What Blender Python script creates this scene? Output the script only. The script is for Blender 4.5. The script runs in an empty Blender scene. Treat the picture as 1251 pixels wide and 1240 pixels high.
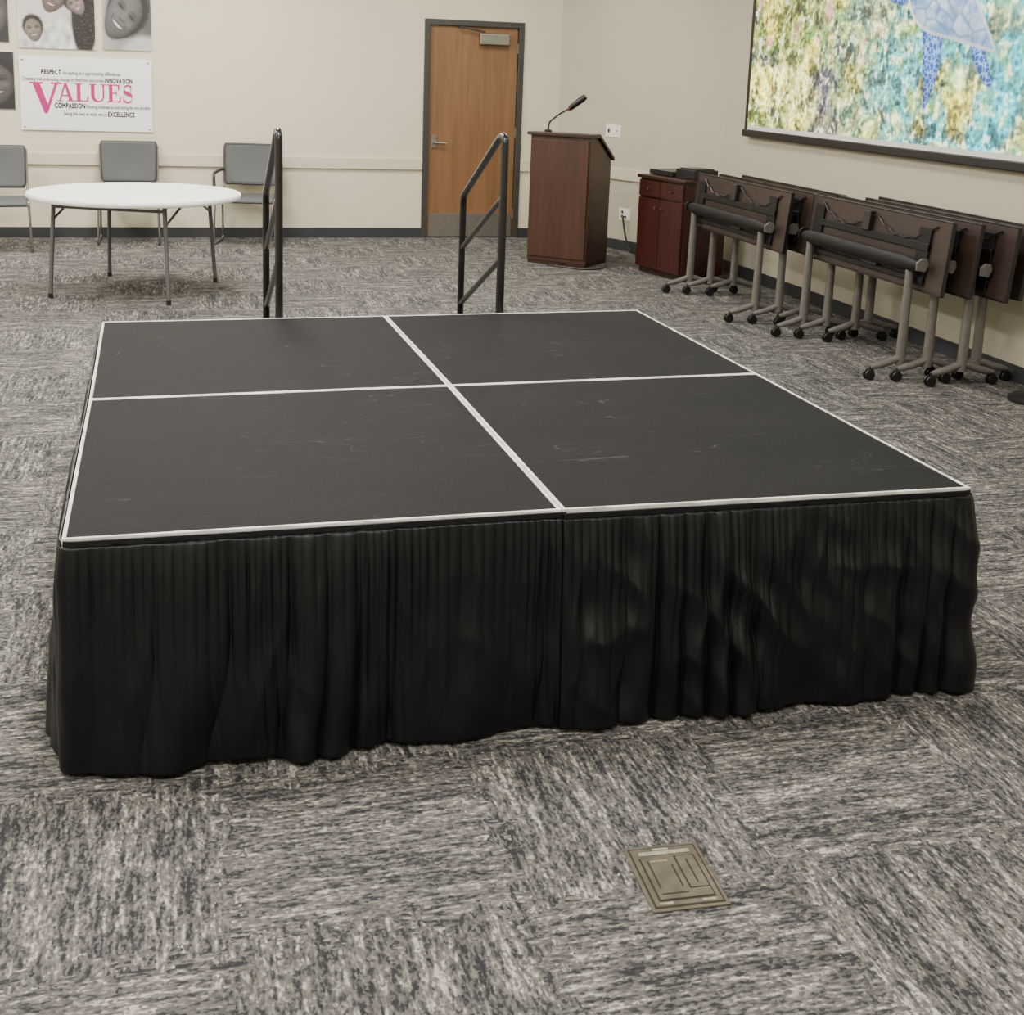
import bpy, math, random
import numpy as np
from mathutils import Vector, Matrix, noise
random.seed(7)
scene=bpy.context.scene
col=scene.collection
pi=math.pi

# ------------------------------------------------------------ materials
def newmat(name):
    m=bpy.data.materials.new(name); m.use_nodes=True
    nt=m.node_tree; b=nt.nodes.get("Principled BSDF")
    return m,nt,b
def N(nt,t,**k):
    n=nt.nodes.new(t)
    for a,v in k.items(): setattr(n,a,v)
    return n
def simple(name,colr,rough=0.5,metal=0.0,var=0.08,scale=30,bump=0.0,bscale=200,spec=0.5,coords='Object'):
    m,nt,b=newmat(name)
    tc=N(nt,'ShaderNodeTexCoord')
    nz=N(nt,'ShaderNodeTexNoise'); nz.inputs['Scale'].default_value=scale; nz.inputs['Detail'].default_value=4
    nt.links.new(tc.outputs[coords],nz.inputs['Vector'])
    rp=N(nt,'ShaderNodeValToRGB')
    c=np.array(colr[:3])
    rp.color_ramp.elements[0].position=0.3; rp.color_ramp.elements[1].position=0.7
    rp.color_ramp.elements[0].color=(*(c*(1-var)),1); rp.color_ramp.elements[1].color=(*np.minimum(c*(1+var),1),1)
    nt.links.new(nz.outputs['Fac'],rp.inputs['Fac']); nt.links.new(rp.outputs['Color'],b.inputs['Base Color'])
    b.inputs['Roughness'].default_value=rough; b.inputs['Metallic'].default_value=metal
    b.inputs['Specular IOR Level'].default_value=spec
    if bump:
        n2=N(nt,'ShaderNodeTexNoise'); n2.inputs['Scale'].default_value=bscale; n2.inputs['Detail'].default_value=3
        nt.links.new(tc.outputs[coords],n2.inputs['Vector'])
        bp=N(nt,'ShaderNodeBump'); bp.inputs['Strength'].default_value=bump; bp.inputs['Distance'].default_value=0.005
        nt.links.new(n2.outputs['Fac'],bp.inputs['Height']); nt.links.new(bp.outputs['Normal'],b.inputs['Normal'])
    return m
def wood(name,c1,c2,rough=0.35,sc=(30,30,1.5)):
    m,nt,b=newmat(name)
    tc=N(nt,'ShaderNodeTexCoord'); mp=N(nt,'ShaderNodeMapping'); mp.inputs['Scale'].default_value=sc
    nz=N(nt,'ShaderNodeTexNoise'); nz.inputs['Scale'].default_value=1.0; nz.inputs['Detail'].default_value=6; nz.inputs['Distortion'].default_value=0.4
    nt.links.new(tc.outputs['Object'],mp.inputs['Vector']); nt.links.new(mp.outputs['Vector'],nz.inputs['Vector'])
    rp=N(nt,'ShaderNodeValToRGB'); rp.color_ramp.elements[0].position=0.3; rp.color_ramp.elements[1].position=0.72
    rp.color_ramp.elements[0].color=(*c1,1); rp.color_ramp.elements[1].color=(*c2,1)
    nt.links.new(nz.outputs['Fac'],rp.inputs['Fac']); nt.links.new(rp.outputs['Color'],b.inputs['Base Color'])
    b.inputs['Roughness'].default_value=rough
    return m
def attrmat(name,rough=0.4,emit=0.0):
    m,nt,b=newmat(name)
    a=N(nt,'ShaderNodeAttribute'); a.attribute_name='Col'
    b.inputs['Roughness'].default_value=rough
    if emit:
        b.inputs['Base Color'].default_value=(0.02,0.02,0.02,1)
        nt.links.new(a.outputs['Color'],b.inputs['Emission Color']); b.inputs['Emission Strength'].default_value=emit
    else: nt.links.new(a.outputs['Color'],b.inputs['Base Color'])
    return m

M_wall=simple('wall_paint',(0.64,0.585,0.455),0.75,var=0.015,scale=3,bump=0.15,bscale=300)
M_wallshade=simple('wall_paint_shaded',(0.47,0.43,0.345),0.75,var=0.015,scale=3,bump=0.15,bscale=300)  # wall paint darkened: shading of the far right walls is in the colour
M_rail=simple('chair_rail_paint',(0.59,0.54,0.42),0.5,var=0.02,scale=5)
M_ceil=simple('ceiling_tile',(0.75,0.74,0.70),0.9,var=0.04,scale=60)
M_base=simple('baseboard_rubber',(0.026,0.029,0.033),0.5)
M_doorwood=wood('door_oak',(0.165,0.081,0.034),(0.225,0.115,0.050),0.42,(22,22,1.3))
M_frame=simple('door_frame_metal',(0.038,0.037,0.034),0.45)
M_steel=simple('brushed_steel',(0.28,0.26,0.235),0.38,metal=0.8)
M_knob=simple('dark_nickel_knob',(0.14,0.12,0.10),0.4,metal=0.8)
M_mahog=wood('mahogany',(0.036,0.0125,0.0075),(0.060,0.0225,0.0140),0.40,(16,16,1.2))
M_mahog2=wood('red_mahogany',(0.027,0.0055,0.0045),(0.044,0.0100,0.0075),0.32,(16,16,1.5))
M_mahogdark=wood('dark_mahogany',(0.020,0.0085,0.006),(0.034,0.014,0.009),0.34,(10,10,1.5))
M_black=simple('black_plastic',(0.007,0.007,0.008),0.4)
M_blackgloss=simple('black_gloss_tube',(0.004,0.004,0.005),0.28)
M_wheel=simple('caster_rubber',(0.005,0.005,0.005),0.45)
M_legsilver=simple('leg_powdercoat',(0.150,0.142,0.128),0.4,metal=0.3)
M_chrome=simple('chrome_wire',(0.26,0.255,0.245),0.3,metal=0.9)
M_greyleg=simple('folding_leg_grey',(0.11,0.11,0.115),0.4,metal=0.3)
M_whitetop=simple('blow_moulded_white',(0.90,0.90,0.89),0.4,var=0.01,bump=0.1,bscale=400)
M_chair=simple('grey_mesh_fabric',(0.085,0.091,0.092),0.7,var=0.15,scale=250,bump=0.4,bscale=500)
M_chairdark=simple('chair_frame_charcoal',(0.024,0.026,0.028),0.45)
M_tabund=wood('table_laminate_brown',(0.022,0.0120,0.0090),(0.034,0.0190,0.0145),0.5,(8,1.5,8))
M_tray=simple('tray_black_steel',(0.005,0.005,0.005),0.55,spec=0.3)
M_alu=simple('painted_trim_white',(0.62,0.61,0.57),0.5,var=0.28,scale=14)
M_white=simple('white_plastic',(0.8,0.78,0.72),0.4,var=0.02)
M_fabric=simple('screen_fabric_white',(0.72,0.72,0.70),0.7,var=0.02)
M_brass=simple('brushed_nickel_bronze',(0.17,0.148,0.112),0.38,metal=0.6,var=0.25,scale=22,bump=0.1,bscale=120)
M_brassl=simple('worn_nickel_edge',(0.42,0.39,0.32),0.4,metal=0.6,var=0.3,scale=90)
M_brassd=simple('bronze_dark',(0.035,0.03,0.023),0.5,metal=0.4)
M_signwhite=simple('sign_board_white',(0.84,0.84,0.85),0.35,var=0.005)
M_magenta=simple('sign_ink_magenta',(0.44,0.010,0.15),0.5)
M_ink=simple('sign_ink_black',(0.006,0.006,0.008),0.6,spec=0.2)
M_inkg=simple('sign_ink_grey',(0.055,0.055,0.06),0.6,spec=0.2)
M_laptop=simple('laptop_dark',(0.025,0.025,0.028),0.35,metal=0.3)
M_photo=attrmat('photo_print',0.35)
M_screen=attrmat('projected_picture',0.6,emit=3.1)
M_led=simple('red_led',(0.6,0.02,0.02),0.4)

def cloth_mat():
    m,nt,b=newmat('black_satin_cloth')
    b.inputs['Roughness'].default_value=0.43; b.inputs['Specular IOR Level'].default_value=0.36
    b.inputs['Specular Tint'].default_value=(0.88,0.94,1.0,1)
    tc=N(nt,'ShaderNodeTexCoord'); mp=N(nt,'ShaderNodeMapping'); mp.inputs['Scale'].default_value=(55,55,8)
    nz=N(nt,'ShaderNodeTexNoise'); nz.inputs['Scale'].default_value=1.0; nz.inputs['Detail'].default_value=3
    nt.links.new(tc.outputs['Object'],mp.inputs['Vector']); nt.links.new(mp.outputs['Vector'],nz.inputs['Vector'])
    bp=N(nt,'ShaderNodeBump'); bp.inputs['Strength'].default_value=0.22; bp.inputs['Distance'].default_value=0.006
    nt.links.new(nz.outputs['Fac'],bp.inputs['Height']); nt.links.new(bp.outputs['Normal'],b.inputs['Normal'])
    rp=N(nt,'ShaderNodeValToRGB'); rp.color_ramp.elements[0].color=(0.0014,0.0016,0.0021,1); rp.color_ramp.elements[1].color=(0.0032,0.0035,0.0043,1)
    nt.links.new(nz.outputs['Fac'],rp.inputs['Fac']); nt.links.new(rp.outputs['Color'],b.inputs['Base Color'])
    return m
M_cloth=cloth_mat()

def deck_mat():
    m,nt,b=newmat('stage_deck_textured')
    L=nt.links
    tc=N(nt,'ShaderNodeTexCoord'); oi=N(nt,'ShaderNodeObjectInfo')
    sc_=N(nt,'ShaderNodeVectorMath',operation='SCALE'); sc_.inputs['Scale'].default_value=7.3; L.new(oi.outputs['Location'],sc_.inputs[0])
    ad0=N(nt,'ShaderNodeVectorMath',operation='ADD'); L.new(tc.outputs['Object'],ad0.inputs[0]); L.new(sc_.outputs[0],ad0.inputs[1])
    src=ad0.outputs[0]
    n1=N(nt,'ShaderNodeTexNoise'); n1.inputs['Scale'].default_value=3.2; n1.inputs['Detail'].default_value=8; n1.inputs['Roughness'].default_value=0.7
    L.new(src,n1.inputs['Vector'])
    rp=N(nt,'ShaderNodeValToRGB'); rp.color_ramp.elements[0].position=0.3; rp.color_ramp.elements[1].position=0.75
    rp.color_ramp.elements[0].color=(0.0068,0.0068,0.0068,1); rp.color_ramp.elements[1].color=(0.0140,0.0137,0.0134,1)
    L.new(n1.outputs['Fac'],rp.inputs['Fac'])
    def scuff(rot,sc,level,wd,seed,gate):
        mp=N(nt,'ShaderNodeMapping'); mp.inputs['Scale'].default_value=sc; mp.inputs['Rotation'].default_value=(0,0,rot); mp.inputs['Location'].default_value=(seed,seed*1.7,0)
        L.new(src,mp.inputs['Vector'])
        n3=N(nt,'ShaderNodeTexNoise'); n3.inputs['Scale'].default_value=1.0; n3.inputs['Detail'].default_value=1.0; n3.inputs['Distortion'].default_value=0.8
        L.new(mp.outputs['Vector'],n3.inputs['Vector'])
        n4=N(nt,'ShaderNodeTexNoise'); n4.inputs['Scale'].default_value=4.0
        m2=N(nt,'ShaderNodeMapping'); m2.inputs['Location'].default_value=(seed*3,0,seed); L.new(src,m2.inputs['Vector']); L.new(m2.outputs['Vector'],n4.inputs['Vector'])
        s=N(nt,'ShaderNodeMath',operation='SUBTRACT'); s.inputs[1].default_value=level; L.new(n3.outputs['Fac'],s.inputs[0])
        a=N(nt,'ShaderNodeMath',operation='ABSOLUTE'); L.new(s.outputs[0],a.inputs[0])
        l=N(nt,'ShaderNodeMath',operation='LESS_THAN'); l.inputs[1].default_value=wd; L.new(a.outputs[0],l.inputs[0])
        g=N(nt,'ShaderNodeMath',operation='GREATER_THAN'); g.inputs[1].default_value=gate; L.new(n4.outputs['Fac'],g.inputs[0])
        mu=N(nt,'ShaderNodeMath',operation='MULTIPLY'); L.new(l.outputs[0],mu.inputs[0]); L.new(g.outputs[0],mu.inputs[1])
        return mu.outputs[0]
    ss=[scuff(0.9,(1.5,6,1),0.56,0.0018,0.0,0.59),scuff(2.3,(1.2,7,1),0.43,0.0018,5.0,0.59),scuff(0.2,(2.0,5,1),0.50,0.0018,9.0,0.61)]
    acc=ss[0]
    for q_ in ss[1:]:
        ad=N(nt,'ShaderNodeMath',operation='MAXIMUM'); L.new(acc,ad.inputs[0]); L.new(q_,ad.inputs[1]); acc=ad.outputs[0]
    ml=N(nt,'ShaderNodeMath',operation='MULTIPLY'); ml.inputs[1].default_value=0.7; L.new(acc,ml.inputs[0])
    mx=N(nt,'ShaderNodeMixRGB'); L.new(ml.outputs[0],mx.inputs['Fac']); L.new(rp.outputs['Color'],mx.inputs['Color1']); mx.inputs['Color2'].default_value=(0.06,0.058,0.056,1)
    L.new(mx.outputs['Color'],b.inputs['Base Color'])
    rr=N(nt,'ShaderNodeMapRange'); rr.inputs['To Min'].default_value=0.66; rr.inputs['To Max'].default_value=0.82; L.new(n1.outputs['Fac'],rr.inputs['Value']); L.new(rr.outputs[0],b.inputs['Roughness'])
    b.inputs['Specular IOR Level'].default_value=0.10
    w=N(nt,'ShaderNodeTexVoronoi'); w.inputs['Scale'].default_value=140
    L.new(tc.outputs['Object'],w.inputs['Vector'])
    bp=N(nt,'ShaderNodeBump'); bp.inputs['Strength'].default_value=0.5; bp.inputs['Distance'].default_value=0.002
    L.new(w.outputs['Distance'],bp.inputs['Height']); L.new(bp.outputs['Normal'],b.inputs['Normal'])
    return m
M_deck=deck_mat()

def carpet_mat():
    m,nt,b=newmat('carpet_tiles')
    L=nt.links
    def math_(op,a=None,bv=None,c=None):
        n=N(nt,'ShaderNodeMath',operation=op)
        for i,x in enumerate((a,bv,c)):
            if x is None: continue
            if isinstance(x,(int,float)): n.inputs[i].default_value=x
            else: L.new(x,n.inputs[i])
        return n.outputs[0]
    tc=N(nt,'ShaderNodeTexCoord'); sp=N(nt,'ShaderNodeSeparateXYZ'); L.new(tc.outputs['Object'],sp.inputs[0])
    T=0.60
    x0,y0=sp.outputs[0],sp.outputs[1]
    jn=N(nt,'ShaderNodeTexNoise'); jn.inputs['Scale'].default_value=26; jn.inputs['Detail'].default_value=2; L.new(tc.outputs['Object'],jn.inputs['Vector'])
    sj=N(nt,'ShaderNodeSeparateColor'); L.new(jn.outputs['Color'],sj.inputs[0])
    j1=math_('MULTIPLY',math_('SUBTRACT',sj.outputs[0],0.5),0.36); j2=math_('MULTIPLY',math_('SUBTRACT',sj.outputs[1],0.5),0.36)
    x=math_('ADD',math_('ADD',x0,0.25),j1); y=math_('ADD',math_('ADD',y0,0.10),j2)
    ix=math_('FLOOR',math_('DIVIDE',x,T)); iy=math_('FLOOR',math_('DIVIDE',y,T))
    par=math_('FLOORED_MODULO',math_('ADD',ix,iy),2.0)
    def mix(a,bb,f): return math_('ADD',math_('MULTIPLY',a,math_('SUBTRACT',1.0,f)),math_('MULTIPLY',bb,f))
    uu=mix(x0,y0,par); vv=mix(y0,x0,par)
    def vec(su,sv,seed):
        cb=N(nt,'ShaderNodeCombineXYZ')
        L.new(math_('MULTIPLY',uu,su),cb.inputs[0]); L.new(math_('MULTIPLY',vv,sv),cb.inputs[1]); cb.inputs[2].default_value=seed
        return cb.outputs[0]
    def tex(su,sv,det,seed,rough=0.5):
        t=N(nt,'ShaderNodeTexNoise'); t.inputs['Scale'].default_value=1.0; t.inputs['Detail'].default_value=det; t.inputs['Roughness'].default_value=rough
        L.new(vec(su,sv,seed),t.inputs['Vector']); return t.outputs['Fac']
    streak=tex(7.5,60,2,0.0)
    mid=tex(34,115,1,5.3)
    band=tex(2.4,13,1,21.0)
    vo=N(nt,'ShaderNodeTexVoronoi'); vo.inputs['Scale'].default_value=1.0
    L.new(vec(100,165,0.0),vo.inputs['Vector'])
    sc=N(nt,'ShaderNodeSeparateColor'); L.new(vo.outputs['Color'],sc.inputs[0])
    cell=sc.outputs[0]
    v=math_('ADD',math_('ADD',math_('MULTIPLY',streak,0.44),math_('MULTIPLY',mid,0.32)),math_('MULTIPLY',band,0.24))
    v=math_('ADD',v,math_('MULTIPLY',math_('SUBTRACT',cell,0.5),0.16))
    rp=N(nt,'ShaderNodeValToRGB'); cr=rp.color_ramp
    cr.elements[0].position=0.37; cr.elements[0].color=(0.029,0.030,0.033,1)
    cr.elements[1].position=0.66; cr.elements[1].color=(0.40,0.383,0.338,1)
    for p_,c_ in ((0.43,(0.050,0.051,0.053)),(0.465,(0.086,0.084,0.081)),(0.51,(0.113,0.109,0.101)),(0.555,(0.142,0.136,0.124)),(0.597,(0.215,0.205,0.182))):
        e=cr.elements.new(p_); e.color=(*c_,1)
    L.new(v,rp.inputs['Fac'])
    L.new(rp.outputs['Color'],b.inputs['Base Color'])
    b.inputs['Roughness'].default_value=0.95; b.inputs['Specular IOR Level'].default_value=0.1
    bp=N(nt,'ShaderNodeBump'); bp.inputs['Strength'].default_value=0.7; bp.inputs['Distance'].default_value=0.005; bp.invert=True
    L.new(vo.outputs['Distance'],bp.inputs['Height']); L.new(bp.outputs['Normal'],b.inputs['Normal'])
    return m
M_carpet=carpet_mat()

# ------------------------------------------------------------ geometry helpers
import bmesh
class G:
    def __init__(s): s.v=[]; s.f=[]
    def add(s,vs,fs):
        o=len(s.v); s.v+= [tuple(v) for v in vs]; s.f+=[tuple(i+o for i in f) for f in fs]; return s
    def box(s,c,d,rot=None):
        hx,hy,hz=d[0]/2,d[1]/2,d[2]/2
        vs=[Vector((x*hx,y*hy,z*hz)) for x in(-1,1) for y in(-1,1) for z in(-1,1)]
        if rot is not None: vs=[rot@v for v in vs]
        vs=[v+Vector(c) for v in vs]
        return s.add(vs,[(0,1,3,2),(4,6,7,5),(0,4,5,1),(2,3,7,6),(0,2,6,4),(1,5,7,3)])
    def prism(s,poly,fn,t0,t1):
        n=len(poly)
        vs=[fn(a,b,t0) for a,b in poly]+[fn(a,b,t1) for a,b in poly]
        fs=[tuple(range(n))[::-1],tuple(range(n,2*n))]+[(i,(i+1)%n,(i+1)%n+n,i+n) for i in range(n)]
        return s.add(vs,fs)
    def tube(s,pts,r,seg=10,closed=False,flat=1.0):
        pts=[Vector(p) for p in pts]; n=len(pts)
        if not isinstance(r,(list,tuple)): r=[r]*n
        T=[]
        for i in range(n):
            if closed: t=pts[(i+1)%n]-pts[i-1]
            else: t=pts[min(i+1,n-1)]-pts[max(i-1,0)]
            T.append(t.normalized())
        up=Vector((0,0,1)) if abs(T[0].z)<0.9 else Vector((1,0,0))
        a=(up-T[0]*up.dot(T[0])).normalized()
        vs=[]
        for i in range(n):
            a=(a-T[i]*a.dot(T[i])).normalized(); b=T[i].cross(a)
            for k in range(seg):
                an=2*pi*k/seg
                vs.append(pts[i]+a*math.cos(an)*r[i]+b*math.sin(an)*r[i]*flat)
        fs=[]
        m=n if closed else n-1
        for i in range(m):
            for k in range(seg):
                j=(i+1)%n
                fs.append((i*seg+k,i*seg+(k+1)%seg,j*seg+(k+1)%seg,j*seg+k))
        if not closed:
            fs.append(tuple(range(seg))[::-1]); fs.append(tuple((n-1)*seg+k for k in range(seg)))
        return s.add(vs,fs)
    def lathe(s,prof,c,seg=48,axis='z'):
        vs=[];n=len(prof)
        for k in range(seg):
            an=2*pi*k/seg
            for r,h in prof:
                p=(r*math.cos(an),r*math.sin(an),h)
                if axis=='y': p=(p[0],p[2],p[1])
                if axis=='x': p=(p[2],p[0],p[1])
                vs.append(Vector(p)+Vector(c))
        fs=[]
        for k in range(seg):
            j=(k+1)%seg
            for i in range(n-1): fs.append((k*n+i,j*n+i,j*n+i+1,k*n+i+1))
        fs.append(tuple(k*n for k in range(seg))[::-1]); fs.append(tuple(k*n+n-1 for k in range(seg)))
        return s.add(vs,fs)
    def mesh(s,name):
        me=bpy.data.meshes.new(name); me.from_pydata(s.v,[],s.f); me.validate()
        bm=bmesh.new(); bm.from_mesh(me); bmesh.ops.recalc_face_normals(bm,faces=bm.faces); bm.to_mesh(me); bm.free()
        return me
def rpath(pts,rad,n=6):
    pts=[Vector(p) for p in pts]; out=[pts[0]]
    for i in range(1,len(pts)-1):
        a,b,c=pts[i-1],pts[i],pts[i+1]
        d1=(a-b);d2=(c-b); r=min(rad,d1.length*0.45,d2.length*0.45)
        p=b+d1.normalized()*r; q=b+d2.normalized()*r
        for k in range(n+1):
            t=k/n; out.append(p*(1-t)**2+b*2*t*(1-t)+q*t*t)
    out.append(pts[-1]); return out
def obj(name,g,mat,parent=None,bevel=0,smooth=False,loc=None,segs=2):
    me=g.mesh(name) if isinstance(g,G) else g
    o=bpy.data.objects.new(name,me); col.objects.link(o)
    if mat: me.materials.append(mat)
    if parent: o.parent=parent
    if loc: o.location=loc
    if smooth:
        for p in me.polygons: p.use_smooth=True
        try: me.set_sharp_from_angle(angle=math.radians(40))
        except Exception: pass
    if bevel:
        b=o.modifiers.new('bevel','BEVEL'); b.width=bevel; b.segments=segs; b.limit_method='ANGLE'; b.angle_limit=math.radians(40)
    return o
def thing(name,label,cat,loc=(0,0,0),rotz=0,group=None):
    e=bpy.data.objects.new(name,None); col.objects.link(e); e.location=loc; e.rotation_euler=(0,0,rotz); e.empty_display_size=0.1
    e['label']=label; e['category']=cat
    if group: e['group']=group
    return e
def tag(o,label,cat,group=None):
    o['label']=label; o['category']=cat
    if group: o['group']=group
def copy_tree(o,parent=None):
    c=o.copy(); col.objects.link(c)
    if parent: c.parent=parent; c.matrix_parent_inverse=o.matrix_parent_inverse.copy()
    for ch in [x for x in bpy.data.objects if x.parent==o]: copy_tree(ch,c)
    return c
def structure(o): o['kind']='structure'; return o

# ------------------------------------------------------------ room
XL,XR,YF,YB,HC=-4.2,5.10,-5.2,9.65,3.4
DA=(4.14,9.65); DB=(5.10,7.60)
structure(obj('floor',G().box(((XL+XR)/2,(YF+YB)/2,-0.05),(XR-XL+0.4,YB-YF+0.4,0.1)),M_carpet))
structure(obj('ceiling',G().box(((XL+XR)/2,(YF+YB)/2,HC+0.05),(XR-XL+0.4,YB-YF+0.4,0.1)),M_ceil))
g=G(); DX0,DX1,DH=2.70,3.74,2.21
g.box(((XL+DX0)/2-0.05,YB+0.1,HC/2),(DX0-XL+0.1,0.2,HC))
g.box(((DX1+DA[0])/2+0.1,YB+0.1,HC/2),(DA[0]-DX1+0.2,0.2,HC))
g.box(((DX0+DX1)/2,YB+0.1,(HC+DH)/2),(DX1-DX0,0.2,HC-DH))
structure(obj('wall_back',g,M_wall))
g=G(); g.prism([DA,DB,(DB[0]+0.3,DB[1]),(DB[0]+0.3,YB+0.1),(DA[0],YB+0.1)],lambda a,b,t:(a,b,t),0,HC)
structure(obj('wall_corner',g,M_wallshade))
structure(obj('wall_right',G().box((XR+0.1,(YF+DB[1])/2,HC/2),(0.2,DB[1]-YF,HC)),M_wallshade))
structure(obj('wall_left',G().box((XL-0.1,(YF+YB)/2,HC/2),(0.2,YB-YF,HC)),M_wall))
structure(obj('wall_front',G().box(((XL+XR)/2,YF-0.1,HC/2),(XR-XL,0.2,HC)),M_wall))
dv=Vector((DB[0]-DA[0],DB[1]-DA[1],0)); dl=dv.length; du=dv.normalized(); dn=Vector((du.y,-du.x,0))
if dn.x>0: dn=-dn
def dbox(g,t0,t1,z0,z1,th,off=0.0):
    c=Vector((DA[0],DA[1],0))+du*(t0+t1)/2+dn*(off+th/2); c.z=(z0+z1)/2
    g.box(c,(t1-t0,th,z1-z0),Matrix.Rotation(math.atan2(du.y,du.x),3,'Z'))
bh=0.10
structure(obj('baseboard_back',G().box(((XL+DX0)/2,YB-0.006,bh/2),(DX0-XL,0.012,bh)),M_base))
structure(obj('baseboard_door',G().box(((DX1+DA[0])/2,YB-0.006,bh/2),(DA[0]-DX1,0.012,bh)),M_base))
g=G(); dbox(g,0.0,dl,0,bh,0.012); structure(obj('baseboard_corner',g,M_base))
structure(obj('baseboard_right',G().box((XR-0.006,(YF+DB[1])/2,bh/2),(0.012,DB[1]-YF,bh)),M_base))
k=1
for x0,x1 in ((XL,DX0),(DX1,DA[0])):
    g=G(); g.box(((x0+x1)/2,YB-0.013,0.755),(x1-x0,0.026,0.115))
    structure(obj('trim_%d'%k,g,M_rail,bevel=0.005)); k+=1
g=G(); dbox(g,0,dl,0.6975,0.8125,0.026); structure(obj('trim_3',g,M_rail,bevel=0.005))
structure(obj('trim_4',G().box((XR-0.013,(YF+DB[1])/2,0.755),(0.026,DB[1]-YF,0.115)),M_rail,bevel=0.005))
g=G(); fw=0.06
g.prism([(DX0,0),(DX0,DH),(DX1,DH),(DX1,0),(DX1-fw,0),(DX1-fw,DH-fw),(DX0+fw,DH-fw),(DX0+fw,0)],lambda a,b,t:(a,t,b),YB-0.02,YB+0.08)
structure(obj('trim_5',g,M_frame,bevel=0.005))
structure(obj('wall_hall',G().box(((DX0+DX1)/2,YB+0.24,HC/2),(1.6,0.05,HC)),M_wall))
door=structure(obj('door_1',G().box((0,0,(DH-fw)/2+0.004),(DX1-DX0-2*fw-0.008,0.045,DH-fw-0.01)),M_doorwood,bevel=0.002,loc=((DX0+DX1)/2,YB+0.035,0)))
yd=-0.0225
obj('kick_plate',G().box((0,yd-0.002,0.13),(DX1-DX0-2*fw-0.04,0.004,0.24)),M_steel,door,bevel=0.001)
g=G(); g.tube(rpath([(-0.40,yd-0.004,0.98),(-0.40,yd-0.05,0.98),(-0.28,yd-0.05,0.975)],0.02),0.011,10)
hd=obj('handle',g,M_steel,door,smooth=True)
obj('escutcheon',G().box((-0.40,yd-0.004,0.99),(0.055,0.008,0.13)),M_steel,hd,bevel=0.002)
clo=obj('door_closer',G().box((0.20,yd-0.035,2.03),(0.31,0.06,0.11)),M_steel,door,bevel=0.008)
obj('closer_arm',G().tube([(0.10,yd-0.05,2.10),(-0.12,yd-0.06,2.135),(-0.16,yd-0.03,2.14)],0.009,8),M_frame,clo)
for z in (0.25,1.1,1.95): obj('hinge',G().tube([(0.462,yd-0.006,z-0.05),(0.462,yd-0.006,z+0.05)],0.008,8),M_steel,door)

# ------------------------------------------------------------ stage platforms
HS=0.604
S=[[(0,0),(1.222,0.0),(2.425,-0.02)],[(-0.018,1.262),(1.203,1.297),(2.421,1.33)],[(-0.045,2.545),(1.176,2.575),(2.413,2.615)]]
def inset(q,w):
    out=[]
    for k in range(4):
        a,b,d=q[k-1],q[k],q[(k+1)%4]
        e1=(b-a).normalized(); e2=(d-b).normalized()
        n1=Vector((-e1.y,e1.x,0)); n2=Vector((-e2.y,e2.x,0))
        m=(n1+n2).normalized(); out.append(b+m*(w/ m.dot(n1)))
    return out
def ring(pts,z): return [(p.x,p.y,z) for p in pts]
for j in range(2):
    for i in range(2):
        q=[Vector((*S[j][i],0)),Vector((*S[j][i+1],0)),Vector((*S[j+1][i+1],0)),Vector((*S[j+1][i],0))]
        c=sum(q,Vector())/4
        q=[(p-c)*0.9972 for p in q]
        t=thing('stage_platform','black textured square stage deck with white metal edge trim','stage platform',c,group='square decks of the portable stage')
        w=0.0095; qi=inset(q,w)
        g=G()
        vs=ring(q,HS)+ring(qi,HS)+ring(q,HS-0.09)+ring(qi,HS-0.09)
        fs=[]
        for k in range(4):
            l=(k+1)%4
            fs+=[(k,l,4+l,4+k),(8+k,12+k,12+l,8+l),(k,8+k,8+l,l),(4+k,4+l,12+l,12+k)]
        g.add(vs,fs)
        obj('edge_frame',g,M_alu,t,bevel=0.0012)
        g=G(); q2=inset(q,w+0.0002)
        g.add(ring(q2,HS-0.002)+ring(q2,HS-0.03),[(0,1,2,3),(7,6,5,4)]+[(k,4+k,4+(k+1)%4,(k+1)%4) for k in range(4)])
        obj('deck',g,M_deck,t)
        for k in range(4):
            p=inset(q,0.09)[k]
            obj('leg',G().tube([(p.x,p.y,0.0),(p.x,p.y,HS-0.03)],0.022,12),M_steel,t,smooth=True)

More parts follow.
